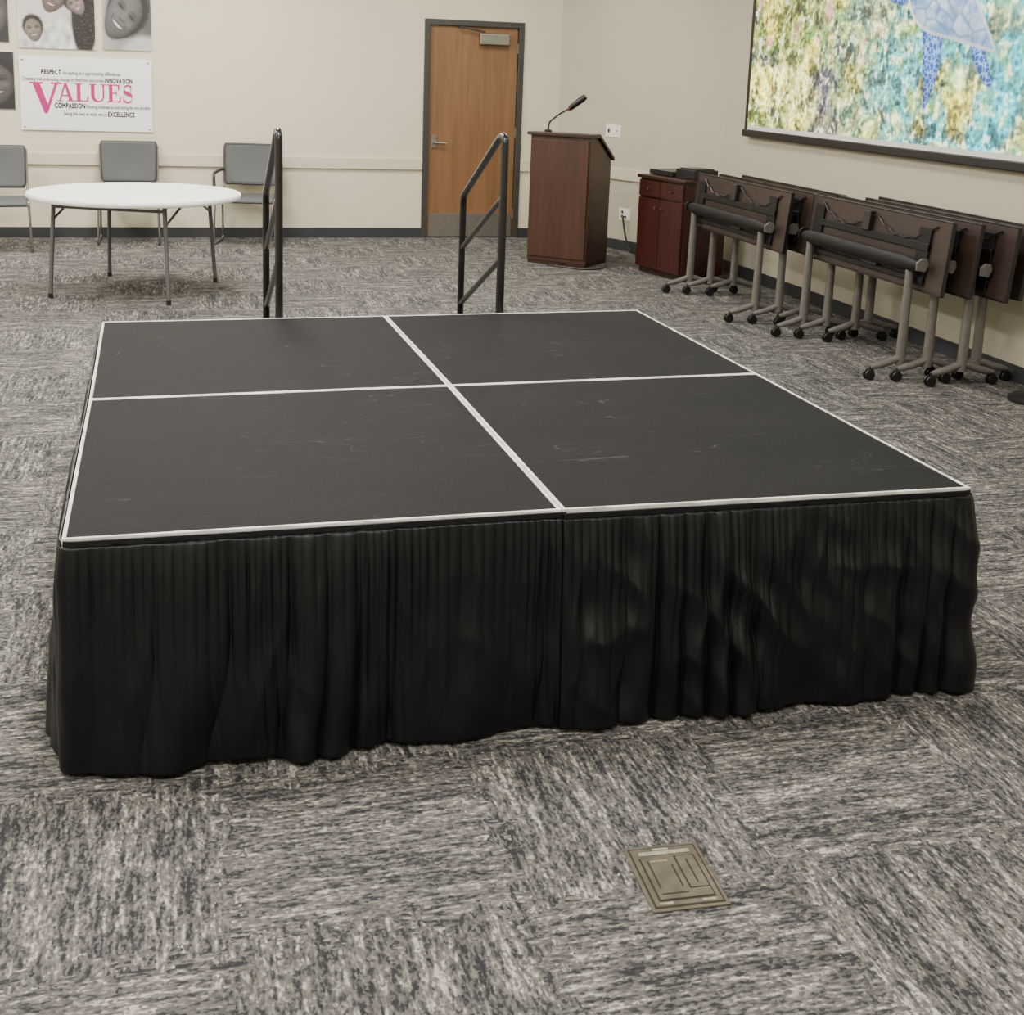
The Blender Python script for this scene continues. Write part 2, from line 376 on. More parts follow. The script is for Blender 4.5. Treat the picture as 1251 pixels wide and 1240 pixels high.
# ------------------------------------------------------------ skirts
def nn(x,y,z=0.0): return noise.noise(Vector((x,y,z)))
def fold(x): return abs(math.sin(pi*x))**0.85
def rid(x,k): return math.sqrt(x*x+k*k)
def skirt(path,seed,wr,flare=0.010,ns=1100,nt_=90,label='',name='stage_skirt'):
    P=[Vector((x,y,0)) for x,y in path]
    P=rpath(P,0.03,8)
    L=[0]
    for a,b in zip(P,P[1:]): L.append(L[-1]+(b-a).length)
    tot=L[-1]
    def at(s):
        s=max(0,min(tot,s))
        for i in range(len(L)-1):
            if s<=L[i+1] or i==len(L)-2:
                f=(s-L[i])/max(1e-9,L[i+1]-L[i]); return P[i].lerp(P[i+1],f)
    vs=[];fs=[]
    zt=HS-0.020
    for i in range(ns+1):
        s=tot*i/ns
        p=at(s); tn=(at(s+0.015)-at(s-0.015)).normalized(); n=Vector((tn.y,-tn.x,0))
        w1=nn(s*2.6,seed*7.3); w2=nn(s*5.5,seed*3.1+4); w3=nn(s*1.3,seed*5.7+9)
        hem=0.006+0.016*(0.5+0.5*nn(s*5,7,seed))
        depth=0.35+1.6*max(0,0.30+nn(s*2.7,seed,2.2))
        for j in range(nt_+1):
            t=j/nt_
            dr=0.45*nn(s*1.8,t*1.5,seed)*t
            d=0.004
            d+=0.0075*(1-t)**2*fold(s/0.024+1.6*w2)*min(1,0.2+6*t)
            d+=depth*(0.0015+0.020*t**0.5)*fold(s/0.115+1.9*w1+dr)
            d+=0.006*min(1,4*t)*fold(s/0.052+2.2*w2-dr*1.5)*(0.4+depth*0.5)*(1-0.4*t)
            d+=0.038*t**1.2*(0.5+0.5*math.sin(2*pi*s/0.40+3.4*w3+dr*2))
            d+=flare*t**0.8
            env=math.sin(pi*min(1,0.03+t*0.94))
            c1=nn(s*13+t*wr*1.6,t*1.6-s*wr*0.6,seed+9); c2=nn(s*8-t*wr*3.2,t*2.6+s*1.4*wr,seed+3)
            d+=env*(0.005+0.005*wr)*(1-2.4*rid(c1,0.05))
            d+=env*(0.014*wr)*(1-2.8*rid(c2,0.05))
            d=max(d,0.003)
            z=zt+(hem-zt)*t
            vs.append((p.x+n.x*d,p.y+n.y*d,z))
    m=nt_+1
    for i in range(ns):
        for j in range(nt_): fs.append((i*m+j,i*m+j+1,(i+1)*m+j+1,(i+1)*m+j))
    base=Vector(vs[0]); base.z=0
    me=bpy.data.meshes.new(name); me.from_pydata([tuple(Vector(v)-base) for v in vs],[],fs)
    for p_ in me.polygons: p_.use_smooth=True
    o=obj(name,me,M_cloth,loc=base)
    tag(o,label,'stage skirt','black pleated skirts around the stage')
    so=o.modifiers.new('thick','SOLIDIFY'); so.thickness=0.001
    vs=[];fs=[]; nh=300
    prof=((HS-0.005,0.001),(HS-0.006,0.004),(HS-0.012,0.0045),(HS-0.019,0.0050),(HS-0.021,0.003))
    for i in range(nh+1):
        s=tot*i/nh; p=at(s); tn=(at(s+0.015)-at(s-0.015)).normalized(); n=Vector((tn.y,-tn.x,0))
        for k,(z,d) in enumerate(prof):
            if k in(2,3): d+=0.0012*nn(s*30,seed,k)
            vs.append(tuple(Vector((p.x+n.x*d,p.y+n.y*d,z))-base))
    for i in range(nh):
        for j in range(4): fs.append((i*5+j,i*5+j+1,(i+1)*5+j+1,(i+1)*5+j))
    me=bpy.data.meshes.new('header_band'); me.from_pydata(vs,[],fs)
    obj('header_band',me,M_cloth,o)
    return o
e=0.002
skirt([(-0.005,0.30),(-e,-e),(1.232,-e)],1.0,0.28,label='black pleated cloth skirt with even folds, wrapping a stage corner')
skirt([(1.222,-e-0.010),(2.427,-0.024),(2.426,0.30)],2.3,0.95,label='black crumpled cloth skirt with loose wrinkled folds, wrapping a stage corner')
skirt([(-0.049,2.50),(-0.02,1.262),(-0.007,0.30)],3.7,0.3,ns=600,label='black pleated cloth skirt along the stage side')
skirt([(2.428,0.30),(2.425,1.33),(2.418,2.55)],4.9,0.5,ns=600,label='black pleated cloth skirt on the side by the folded tables')

# ------------------------------------------------------------ portable stairs with handrails
st=thing('portable_stairs','black portable steps with tubular handrails behind the stage','stairs',(1.225,2.64,0))
obj('tread',G().box((0,0.20,0.40),(0.96,0.30,0.03)),M_deck,st,bevel=0.004)
obj('tread',G().box((0,0.52,0.20),(0.96,0.30,0.03)),M_deck,st,bevel=0.004)
for sx in (-0.46,0.46):
    g=G(); g.prism([(0.05,0.0),(0.70,0.0),(0.68,0.185),(0.36,0.19),(0.35,0.385),(0.05,0.385)],lambda a,b,t,sx=sx:(sx+t,a,b),-0.012,0.012)
    obj('side_panel',g,M_black,st,bevel=0.003)
for sx in (-0.515,0.515):
    g=G(); r=0.0175
    g.tube(rpath([(sx,0.03,0.0),(sx,0.03,1.415),(sx,0.11,1.415),(sx,0.87,1.055),(sx,0.87,0.0)],0.05),r,12)
    g.tube([(sx,0.03,1.14),(sx,0.87,0.775)],0.014,10)
    g.tube([(sx,0.03,0.85),(sx,0.87,0.475)],0.014,10)
    g.tube([(sx,0.07,0.0),(sx,0.07,1.37)],0.011,10)
    obj('handrail',g,M_blackgloss,st,smooth=True)

# ------------------------------------------------------------ floor box
fb=thing('floor_outlet_box','worn bronze metal flush floor outlet box set in the carpet','floor outlet',(1.2975,-0.675,0),rotz=-0.05)
obj('frame',G().box((0,0,0.002),(0.172,0.217,0.004)),M_brass,fb,bevel=0.0015)
obj('recess',G().prism([(-0.078,-0.100),(0.078,-0.100),(0.078,0.100),(-0.078,0.100)],lambda a,b,t:(a,b,t),0.004,0.0050),M_brassd,fb)
obj('rim',G().prism([(-0.074,-0.096),(0.074,-0.096),(0.074,0.096),(-0.074,0.096)],lambda a,b,t:(a,b,t),0.004,0.0064),M_brass,fb,bevel=0.0008)
obj('groove',G().prism([(-0.064,-0.083),(0.064,-0.083),(0.064,0.063),(-0.064,0.063)],lambda a,b,t:(a,b,t),0.0064,0.0067),M_brassd,fb)
obj('lid',G().prism([(-0.060,-0.079),(0.060,-0.079),(0.060,-0.053),(0.015,-0.053),(0.015,0.059),(-0.060,0.059)],lambda a,b,t:(a,b,t),0.006,0.0095),M_brass,fb,bevel=0.001)
obj('lid',G().prism([(0.020,-0.048),(0.060,-0.048),(0.060,0.059),(0.020,0.059)],lambda a,b,t:(a,b,t),0.006,0.0085),M_brass,fb,bevel=0.001)
obj('hinge_bar',G().box((0,0.076,0.0075),(0.118,0.012,0.003)),M_brassl,fb,bevel=0.001)
obj('lid_pull',G().prism([(-0.050,-0.045),(-0.046,-0.045),(-0.046,0.048),(-0.050,0.048)],lambda a,b,t:(a,b,t),0.009,0.0100),M_brassd,fb)
obj('lid_pull',G().prism([(0.000,-0.045),(0.004,-0.045),(0.004,0.030),(0.000,0.030)],lambda a,b,t:(a,b,t),0.009,0.0100),M_brassd,fb)
obj('slot',G().box((-0.022,-0.064,0.0097),(0.060,0.0035,0.0008)),M_brassd,fb)
obj('slot',G().box((0.040,0.005,0.0088),(0.0035,0.08,0.0008)),M_brassd,fb)
obj('slot',G().box((-0.023,0.046,0.0097),(0.040,0.003,0.0008)),M_brassl,fb)
obj('cable_flap',G().box((-0.005,0.090,0.0068),(0.036,0.007,0.0018)),M_brassl,fb,bevel=0.0006)
for x in (-0.05,0.045): obj('cable_flap',G().box((x,-0.0895,0.0068),(0.030,0.006,0.0018)),M_brassl,fb,bevel=0.0006)

# ------------------------------------------------------------ round table
rt=thing('round_table','round white plastic folding table with grey metal legs','table',(-0.025,6.68,0))
g=G(); R_=0.765; zt=0.745
g.lathe([(0.001,zt-0.045),(R_-0.03,zt-0.045),(R_-0.008,zt-0.040),(R_,zt-0.028),(R_,zt-0.012),(R_-0.008,zt-0.002),(R_-0.02,zt),(0.001,zt)],(0,0,0),96)
obj('tabletop',g,M_whitetop,rt,smooth=True)
legs=[(-0.595,-0.27),(0.225,-0.61),(-0.235,0.66),(0.575,0.35)]
for (x,y) in legs:
    x2,y2=x*0.93,y*0.93
    l=obj('leg',G().tube([(x,y,0.03),(x2,y2,zt-0.05)],0.0155,12),M_greyleg,rt,smooth=True)
    obj('foot_cap',G().tube([(x,y,0.0),(x,y,0.035)],[0.018,0.0165],12),M_black,l,smooth=True)
for a,b in ((0,1),(2,3)):
    pa=Vector((legs[a][0]*.94,legs[a][1]*.94,0.66)); pb=Vector((legs[b][0]*.94,legs[b][1]*.94,0.66)); obj('crossbar',G().tube([pa,pb],0.011,10),M_greyleg,rt,smooth=True)
for a,b in ((0,2),(1,3)):
    for i,k in ((a,b),(b,a)):
        p0=Vector((legs[i][0]*.95,legs[i][1]*.95,0.56)); q0=Vector((legs[k][0],legs[k][1],0)); p1=p0.lerp(q0,0.38); p1.z=zt-0.05; obj('brace',G().tube([p0,p1],0.009,8),M_greyleg,rt,smooth=True)
    pa=Vector((legs[a][0]*.93,legs[a][1]*.93,zt-0.055)); pb=Vector((legs[b][0]*.93,legs[b][1]*.93,zt-0.055)); obj('rail',G().tube([pa,pb],0.014,8),M_greyleg,rt,smooth=True)

# ------------------------------------------------------------ chairs (facing -y)
def make_chair(loc,rz,label,arms=False,w=0.25,sc=1.0):
    t=thing('stacking_chair',label,'chair',loc,rz,group='grey stacking chairs by the wall')
    nx,nz=20,18
    def bp(u,v,grow=0.0):
        zz=(0.555+0.375*v)*sc
        hw=w*(0.97+0.05*v)
        cut=0
        if v>0.92: cut=0.035*((v-0.92)/0.08)**2
        if v<0.08: cut=0.04*((0.08-v)/0.08)**2
        return (u*hw*(1-cut),0.215+0.07*v+0.03*(1-u*u)*(0.5+0.5*math.sin(pi*v)),zz)
    vs=[bp(i/nx*2-1,j/nz) for i in range(nx+1) for j in range(nz+1)]
    fs=[(i*(nz+1)+j,(i+1)*(nz+1)+j,(i+1)*(nz+1)+j+1,i*(nz+1)+j+1) for i in range(nx) for j in range(nz)]
    g=G().add(vs,fs); o=obj('backrest',g,M_chair,t,smooth=True); m=o.modifiers.new('s','SOLIDIFY'); m.thickness=0.010
    rim=[bp(-1,j/nz) for j in range(0,nz+1)]+[bp(i/nx*2-1,1) for i in range(1,nx)]+[bp(1,j/nz) for j in range(nz,-1,-1)]+[bp(i/nx*2-1,0) for i in range(nx-1,0,-1)]
    obj('backrest_rim',G().tube(rim,0.013 if arms else 0.009,8,closed=True),M_chairdark,o,smooth=True)
    vs=[]
    for i in range(nx+1):
        for j in range(nz+1):
            u=i/nx*2-1; v=j/nz
            vs.append((u*w*(1-0.05*v),-0.24+0.44*v,0.465-0.04*max(0,(0.18-v)/0.18)**2-0.018*(1-u*u)*math.sin(pi*v)))
    g=G().add(vs,fs); o=obj('seat',g,M_chair,t,smooth=True); m=o.modifiers.new('s','SOLIDIFY'); m.thickness=0.022
    for s in (-1,1):
        g=G(); x=s*(w+0.012)
        g.tube(rpath([(x,0.235,0.60),(x,0.20,0.48),(x,-0.20,0.455),(x*1.05,-0.235,0.010),(x*1.05,0.25,0.010),(x,0.16,0.46)],0.05),0.010,10)
        g.tube([(x,0.22,0.54),(x*1.01,0.285,0.90*sc)],0.010,8)
        obj('leg_frame',g,M_chrome,t,smooth=True)
        if arms:
            g=G(); g.tube(rpath([(x,0.27,0.69),(x*1.08,0.10,0.685),(x*1.08,-0.15,0.675),(x*1.03,-0.17,0.46)],0.05),0.015,10)
            obj('armrest',g,M_chairdark,t,smooth=True)
    obj('seat_rail',G().tube([(-w-0.01,-0.19,0.44),(w+0.01,-0.19,0.44)],0.008,8),M_chrome,t); obj('seat_rail',G().tube([(-w-0.01,0.16,0.44),(w+0.01,0.16,0.44)],0.008,8),M_chrome,t)
    return t
make_chair((-0.17,9.30,0),0.0,'grey mesh-back stacking chair behind the round table')
make_chair((0.93,9.22,0),-0.22,'grey mesh-back armchair turned slightly, beside the handrail',True,0.265)
make_chair((-1.28,8.80,0),0.12,'grey mesh-back stacking chair at the edge of the round table',False,0.26,0.97)

# ------------------------------------------------------------ lectern
a=Vector((3.81,7.55,0)); l=Vector((3.355,7.97,0)); ex=(a-l).normalized(); rz=math.atan2(ex.y,ex.x)
W=(a-l).length; D=0.51
po=thing('lectern','tall dark mahogany wooden lectern with a slanted reading top','lectern',(a+l)/2,rz)
hw=W/2
g=G(); prof=[(0.015,0.03),(D-0.02,0.03),(D-0.02,0.95),(0.16,1.165),(0.015,1.165)]
g.prism(prof,lambda a_,b_,t:(t,a_,b_),-hw+0.012,hw-0.012); obj('body',g,M_mahog,po,bevel=0.004)
obj('front_panel',G().box((0,0.006,0.60),(W-0.05,0.014,1.06)),M_mahog,po,bevel=0.003)
obj('plinth',G().box((0,D/2,0.015),(W-0.04,D-0.04,0.03)),M_mahogdark,po)
g=G(); g.prism([(-0.02,1.165),(0.165,1.165),(D+0.01,0.945),(D+0.01,0.975),(0.17,1.195),(-0.02,1.195)],lambda a_,b_,t:(t,a_,b_),-hw-0.012,hw+0.012); obj('top_panel',g,M_mahogdark,po,bevel=0.004)
mic=thing('gooseneck_microphone','black gooseneck microphone standing on the lectern','microphone',Matrix.Rotation(rz,3,'Z')@Vector((-0.17,0.10,1.196))+(a+l)/2,rz)
obj('base',G().lathe([(0.035,0),(0.035,0.012),(0.014,0.025)],(0,0,0),20),M_black,mic,smooth=True)
g=G(); g.tube(rpath([(0,0,0.01),(0.005,0.0,0.085),(0.10,0.02,0.165),(0.19,0.04,0.215)],0.05),0.0085,8); obj('gooseneck',g,M_black,mic,smooth=True)
g=G(); g.tube([(0.175,0.038,0.205),(0.20,0.043,0.225),(0.30,0.065,0.305),(0.325,0.070,0.325)],[0.015,0.026,0.030,0.024],12); obj('capsule',g,M_black,mic,smooth=True)
obj('indicator_ring',G().tube([(0.180,0.0395,0.209),(0.184,0.040,0.2125)],0.020,12),M_led,mic)
cd=obj('power_cord',G().tube(rpath([(3.50,7.76,0.006),(3.62,7.60,0.006),(3.75,7.46,0.006),(3.92,7.48,0.006),(4.05,7.66,0.006)],0.1),0.005,6),M_black,smooth=True); tag(cd,'thin black cord lying on the carpet by the lectern','cord')

def on_diag(t,z,off=0.0):
    p=Vector((DA[0],DA[1],0))+du*t+dn*off; p.z=z; return p
rzD=math.atan2(du.y,du.x)
def plate(name,t,z,w,h,label,cat):
    e=thing(name,label,cat,on_diag(t,z,0.0),rzD)
    sgn=-1 if (Matrix.Rotation(rzD,3,'Z')@Vector((0,-1,0))).dot(dn)>0 else 1
    obj('cover_plate',G().box((0,sgn*0.003,0),(w,0.006,h)),M_white,e,bevel=0.002)
    return e,sgn
e1,sg=plate('control_plate',0.83,1.175,0.22,0.12,'white wall control plate with dark buttons','wall plate')
obj('button',G().box((-0.06,sg*0.008,0),(0.020,0.004,0.04)),M_black,e1); obj('button',G().box((0.05,sg*0.008,0),(0.016,0.004,0.014)),M_inkg,e1)
e2,sg=plate('wall_outlet',1.05,0.36,0.16,0.12,'white wall electrical outlet with a black plug','wall outlet')
for z in (0.022,-0.022): obj('socket',G().box((-0.03,sg*0.008,z),(0.024,0.004,0.028)),M_inkg,e2)
g=G(); g.tube(rpath([on_diag(1.07,0.34,0.012),on_diag(1.07,0.34,0.05),on_diag(1.12,0.15,0.05),on_diag(1.20,0.01,0.06),on_diag(1.33,0.01,0.10)],0.06),0.010,8)
cd=obj('power_cord',g,M_black,smooth=True); tag(cd,'black power cord hanging from the wall outlet to the carpet','cord')

# ------------------------------------------------------------ cabinet
cl=Vector((4.24,7.46,0)); cf=Vector((4.40,6.76,0)); ex=(cf-cl).normalized(); rz=math.atan2(ex.y,ex.x); W=0.70; D=0.46
cb=thing('cabinet','dark red mahogany cabinet with drawers and two doors','cabinet',(cl+cf)/2,rz)
obj('body',G().box((0,D/2,0.445),(W-0.02,D-0.02,0.79)),M_mahog2,cb,bevel=0.004)
obj('top_panel',G().box((0,D/2-0.005,0.855),(W+0.02,D+0.03,0.03)),M_mahogdark,cb,bevel=0.006)
obj('plinth',G().box((0,D/2,0.025),(W-0.05,D-0.06,0.05)),M_mahogdark,cb)
def knob(p,par): obj('knob',G().lathe([(0.005,0),(0.005,-0.012),(0.012,-0.018),(0.011,-0.024)],p,12,'y'),M_knob,par,smooth=True)
for s in (-1,1):
    d=obj('drawer',G().box((s*0.167,-0.002,0.755),(0.325,0.02,0.14)),M_mahog2,cb,bevel=0.003); knob((s*0.167,-0.012,0.755),d)
    d=obj('door',G().box((s*0.167,-0.002,0.365),(0.325,0.02,0.61)),M_mahog2,cb,bevel=0.003); knob((s*0.045,-0.012,0.60),d)
RC=Matrix.Rotation(rz,3,'Z')
def onc(x,y): return RC@Vector((x,y,0.87))+(cl+cf)/2
lp=thing('laptop','closed dark laptop resting on the cabinet','laptop',onc(-0.16,0.22),rz)
obj('base',G().box((0,0,0.018),(0.35,0.26,0.028)),M_laptop,lp,bevel=0.004); obj('lid',G().box((0,0,0.039),(0.35,0.26,0.012)),M_laptop,lp,bevel=0.003)
obj('rubber_foot',G().box((0,0,0.002),(0.30,0.20,0.004)),M_black,lp)
lp=thing('electronic_box','small black electronic box on the cabinet','device',onc(0.195,0.22),rz)
obj('body',G().box((0,0,0.040),(0.27,0.25,0.080)),M_black,lp,bevel=0.006); obj('top_plate',G().box((0.0,0.0,0.085),(0.23,0.20,0.010)),M_laptop,lp,bevel=0.003)

# ------------------------------------------------------------ flip-top tables
def flip_table(loc,label,grp):
    t=thing('folding_table',label,'table',loc,group=grp)
    Lg=1.60; yc=-0.05; tilt=Matrix.Rotation(0.09,3,'Y'); hh=0.42
    c=Vector((0.062,yc,0.748))
    g=G(); g.box(c,(0.022,Lg,hh),tilt); top=obj('tabletop',g,M_tabund,t,bevel=0.006)
    g=G()
    for s in (-1,1): g.box(c+tilt@Vector((-0.002,0,s*(hh/2+0.002))),(0.028,Lg+0.006,0.008),tilt)
    for s in (-1,1): g.box(c+Vector((-0.002,s*(Lg/2+0.002),0)),(0.028,0.008,hh+0.005),tilt)
    obj('edge_banding',g,M_black,top,bevel=0.003)
    pts=[]
    for i in range(81):
        y=-0.68+1.32*i/80; ph=(y+0.68)/0.66; sag=4*(ph%1)*(1-(ph%1))
        pts.append(c+tilt@Vector((-0.022-0.006*sag,y,0.175-0.10*sag+0.006*math.sin(i*0.9))))
    obj('cable',G().tube(pts,0.006,6),M_black,top,smooth=True)
    obj('stiffener',G().box(c+tilt@Vector((-0.022,0,-0.150)),(0.02,1.26,0.035),tilt),M_tray,top,bevel=0.004)
    obj('stiffener',G().box(c+tilt@Vector((-0.022,0,0.045)),(0.02,1.26,0.045),tilt),M_tray,top,bevel=0.004)
    obj('power_box',G().box(c+tilt@Vector((-0.030,0.05,0.125)),(0.036,0.085,0.125),tilt),M_black,top,bevel=0.006)
    obj('latch_box',G().box(c+tilt@Vector((-0.026,-0.05,-0.11)),(0.030,0.18,0.06),tilt),M_black,top,bevel=0.006)
    for s in (-1,1): obj('pivot_bracket',G().box(c+tilt@Vector((-0.020,s*0.62-yc,-0.01)),(0.016,0.12,0.34),tilt),M_tray,top,bevel=0.004)
    g=G(); n=28; pts=[];rs=[]
    for i in range(n+1):
        u=i/n*2-1; pts.append((-0.022,u*0.70,0.690)); rs.append(0.048*min(1.0,(1-abs(u)**12)*0.55+0.45))
    g.tube(pts,rs,16,flat=0.6); obj('beam',g,M_tray,t,smooth=True)
    for s in (-1,1):
        y=s*0.60
        g=G()
        g.tube([(-0.02,y,0.085),(-0.018,y,0.35),(-0.014,y,0.66)],[0.033,0.029,0.026],12,flat=0.8)
        pf=rpath([(-0.215,y,0.074),(-0.12,y,0.094),(-0.01,y,0.135),(0.10,y,0.094),(0.20,y,0.074)],0.06)
        g.tube(pf,[0.014]+[0.022]*(len(pf)-2)+[0.014],10)
        leg=obj('leg',g,M_legsilver,t,smooth=True)
        g=G(); g.prism([(-0.050,0.668),(0.01,0.658),(0.030,0.70),(0.02,0.735),(-0.02,0.74),(-0.052,0.715)],lambda a_,b_,tt,y=y,s=s:(a_,y+s*0.112+tt,b_),-0.007,0.007)
        obj('bracket',g,M_legsilver if s<0 else M_tray,t,bevel=0.005)
        for x in (-0.215,0.20):
            g=G()
            for k in (-1,1): g.lathe([(0.010,-0.008),(0.030,-0.007),(0.032,-0.003),(0.032,0.003),(0.030,0.007),(0.010,0.008)],(x-0.006,y+k*0.014,0.0325),20,'y')
            g.tube([(x,y,0.03),(x,y,0.078)],0.007,8); g.tube([(x-0.006,y-0.02,0.0325),(x-0.006,y+0.02,0.0325)],0.006,8)
            g.box((x,y,0.056),(0.036,0.014,0.016))
            obj('caster',g,M_wheel,leg,smooth=True)
    return t
labf='brown flip-top table folded upright on casters, front of its row'
labn='brown flip-top table folded upright on casters, nested behind another'
ft=flip_table((4.31,5.72,0),labf,'nested folded tables beside the cabinet')
for dx,dy in ((0.15,-0.07),(0.31,-0.16)):
    c=copy_tree(ft); c.location=(4.31+dx,5.72+dy,0); c['label']=labn
ft2=copy_tree(ft); ft2.location=(4.43,4.02,0); ft2['group']='nested folded tables by the projection screen'; ft2['label']=labf
for dx,dy in ((0.14,-0.065),(0.28,-0.20),(0.42,-0.135)):
    c=copy_tree(ft2); c.location=(4.43+dx,4.02+dy,0); c['label']=labn

# ------------------------------------------------------------ painted grids
def paint(nu,nv,fn,pt):
    vs=[];cs=[]
    for j in range(nv+1):
        for i in range(nu+1):
            u=i/nu; v=j/nv; vs.append(pt(u,v)); cs.append(fn(u,v))
    fs=[(j*(nu+1)+i,j*(nu+1)+i+1,(j+1)*(nu+1)+i+1,(j+1)*(nu+1)+i) for j in range(nv) for i in range(nu)]
    me=bpy.data.meshes.new('picture'); me.from_pydata(vs,[],fs)
    at=me.attributes.new('Col','FLOAT_COLOR','POINT')
    at.data.foreach_set('color',[x for c in cs for x in (*c,1.0)])
    return me
def mixc(a,b,t):
    t=max(0,min(1,t)); return tuple(a[i]*(1-t)+b[i]*t for i in range(3))
def sst(a,b,x):
    t=max(0,min(1,(x-a)/(b-a))); return t*t*(3-2*t)
SY0,SY1,SZ0,SZ1=7.03,3.05,1.335,3.15
def pdist(x,y,poly):
    n=len(poly); ins=False; dm=1e9
    for i in range(n):
        x1,y1=poly[i]; x2,y2=poly[(i+1)%n]
        if (y1>y)!=(y2>y) and x<(x2-x1)*(y-y1)/(y2-y1)+x1: ins=not ins
        px_,py_=x2-x1,y2-y1; t=max(0,min(1,((x-x1)*px_+(y-y1)*py_)/(px_*px_+py_*py_)))
        dm=min(dm,math.hypot(x-x1-px_*t,y-y1-py_*t))
    return dm if ins else -dm
def smoothpoly(P,it=2,sh=0.17):
    P=[(a_+sh,b_) for a_,b_ in P]
    for _ in range(it):
        Q=[]
        for i in range(len(P)):
            a,b=P[i],P[(i+1)%len(P)]
            Q.append((a[0]*.75+b[0]*.25,a[1]*.75+b[1]*.25)); Q.append((a[0]*.25+b[0]*.75,a[1]*.25+b[1]*.75))
        P=Q
    return P
SHELL=smoothpoly([(4.62,2.66),(4.60,2.36),(4.50,2.16),(4.32,2.05),(4.02,2.00),(3.80,1.96),(3.50,1.90),(3.64,2.08),(3.82,2.32),(3.98,2.58),(4.2,2.80),(4.5,2.80)],1)
FL1=smoothpoly([(4.36,2.16),(4.10,2.08),(4.09,1.88),(4.14,1.72),(4.22,1.54),(4.27,1.54),(4.28,1.72),(4.33,1.90)],1)
FL2=smoothpoly([(3.84,2.04),(3.70,2.01),(3.60,1.88),(3.52,1.72),(3.58,1.69),(3.69,1.78),(3.80,1.90)],1)
FL3=smoothpoly([(4.48,2.42),(4.53,2.22),(4.78,2.26),(4.98,2.42),(4.95,2.50),(4.72,2.48)],1)
def inbb(Y,z,p): return min(a[0] for a in p)<Y<max(a[0] for a in p) and min(a[1] for a in p)<z<max(a[1] for a in p)
def vor(x,y,s):
    d,p=noise.voronoi(Vector((x,y,s))); return d[0],d[1]
def sea(u,v):
    Y=SY0+(SY1-SY0)*u; z=SZ0+(SZ1-SZ0)*v
    if z>2.85: return (0.05,0.3,0.4)
    n0=nn(Y*1.3,z*1.3,11); n1=nn(Y*2.6,z*2.6,1); n2=nn(Y*6,z*6,2); n3=nn(Y*13,z*13,3); n4=nn(Y*28,z*28,4); n5=nn(Y*52,z*52,5)
    br=1-2.2*abs(nn(Y*10+n2*1.5,z*10+n1*2,31))
    yel=(0.62,0.52,0.03); pale=(0.85,0.78,0.28); grn=(0.07,0.22,0.03); teal=(0.02,0.26,0.28); pur=(0.16,0.09,0.22); pnk=(0.40,0.15,0.16); blue=(0.04,0.18,0.42); drk=(0.012,0.02,0.012); haze=(0.05,0.44,0.50); sand=(0.40,0.54,0.22); olive=(0.25,0.27,0.04)
    left=1/(1+math.exp(-(Y-5.15)*3.2))
    c=mixc(haze,teal,0.5+n1*1.8+n3*0.5); c=mixc(c,grn,(n2+0.02)*1.8); c=mixc(c,sand,(n0+n3*0.5+n2*0.5)*2.0); c=mixc(c,yel,(n1*0.8-n2*0.6-0.06)*2.6)
    k=mixc(olive,grn,0.5+n1*2.0+n3*0.6); k=mixc(k,pnk,(n2+n1*0.6-0.08)*2.0); k=mixc(k,pur,(n0-n2*0.5-0.18)*2.2); k=mixc(k,blue,0.50*sst(2.05,2.4,z)*sst(6.0,6.7,Y)+(n3-0.35))
    ye=sst(0,0.40,0.34-abs(Y-6.45)*0.28-abs(z-1.62)*0.75+n1*0.5+n2*0.25); k=mixc(k,mixc(yel,pale,0.3+0.7*br),ye)
    k=mixc(k,yel,0.7*sst(0.02,0.35,n1-n0))
    k=mixc(k,drk,0.9*sst(0.0,0.45,0.32-math.hypot((Y-5.62)*0.8,(z-1.62)*1.1)+n1*0.6))
    c=mixc(c,k,left)
    lum=(0.65+0.55*sst(0.1,0.9,br))*(1+0.6*n3+0.8*n4+0.7*n5+0.6*n2)
    c=tuple(x*lum for x in c)
    c=mixc(c,(0.92,0.86,0.50),0.55*sst(0.26,0.48,n3+0.6*n4+0.5*n5))
    c=mixc(c,drk,0.60*sst(0.10,0.40,-n2-0.5*n3-0.4*n4))
    c=mixc(c,haze,0.26*sst(4.3,3.3,Y)*(0.5+0.5*sst(1.4,2.2,z)))
    c=tuple(max(0.006,x) for x in c)
    for P_ in (FL3,FL1,FL2):
        if inbb(Y,z,P_):
            d=pdist(Y,z,P_)
            if d>0:
                a_,b_=vor(Y*26,z*26,5.0)
                f_=mixc((0.14,0.26,0.46),(0.010,0.045,0.20),sst(0.02,0.20,b_-a_))
                f_=tuple(x*(0.7+0.6*sst(0,0.07,d)+0.5*n3) for x in f_)
                c=mixc(c,f_,sst(0,0.02,d))
    if inbb(Y,z,SHELL):
        d=pdist(Y,z,SHELL)
        if d>0:
            a_,b_=vor((Y+z*0.5)*4.4,(z-Y*0.35)*5.2,8.0)
            ed=0.30+0.70*sst(0.0,0.10,b_-a_)
            body=mixc((0.13,0.23,0.36),(0.38,0.46,0.52),0.45+1.2*nn(Y*5,z*9,9)+0.6*n3+0.5*n4)
            s_=mixc((0.05,0.10,0.20),body,ed)
            if d<0.03: s_=mixc(s_,(0.60,0.58,0.42),0.7)
            s_=mixc(s_,(0.05,0.12,0.22),0.40*sst(2.20,2.00,z))
            c=mixc(c,s_,sst(0,0.015,d))
    return c
scr=thing('projection_screen','large pull-down projection screen showing a sea turtle over coral','projection screen',(5.05,5.04,1.25))
oy,ozz=5.04,1.25
obj('screen_fabric',G().box((0.0,0,0.99),(0.006,4.10,1.98)),M_fabric,scr)
obj('side_border',G().box((-0.0035,2.02,0.99),(0.002,0.055,1.97)),M_black,scr)
obj('side_border',G().box((-0.0035,-2.02,0.99),(0.002,0.055,1.97)),M_black,scr)
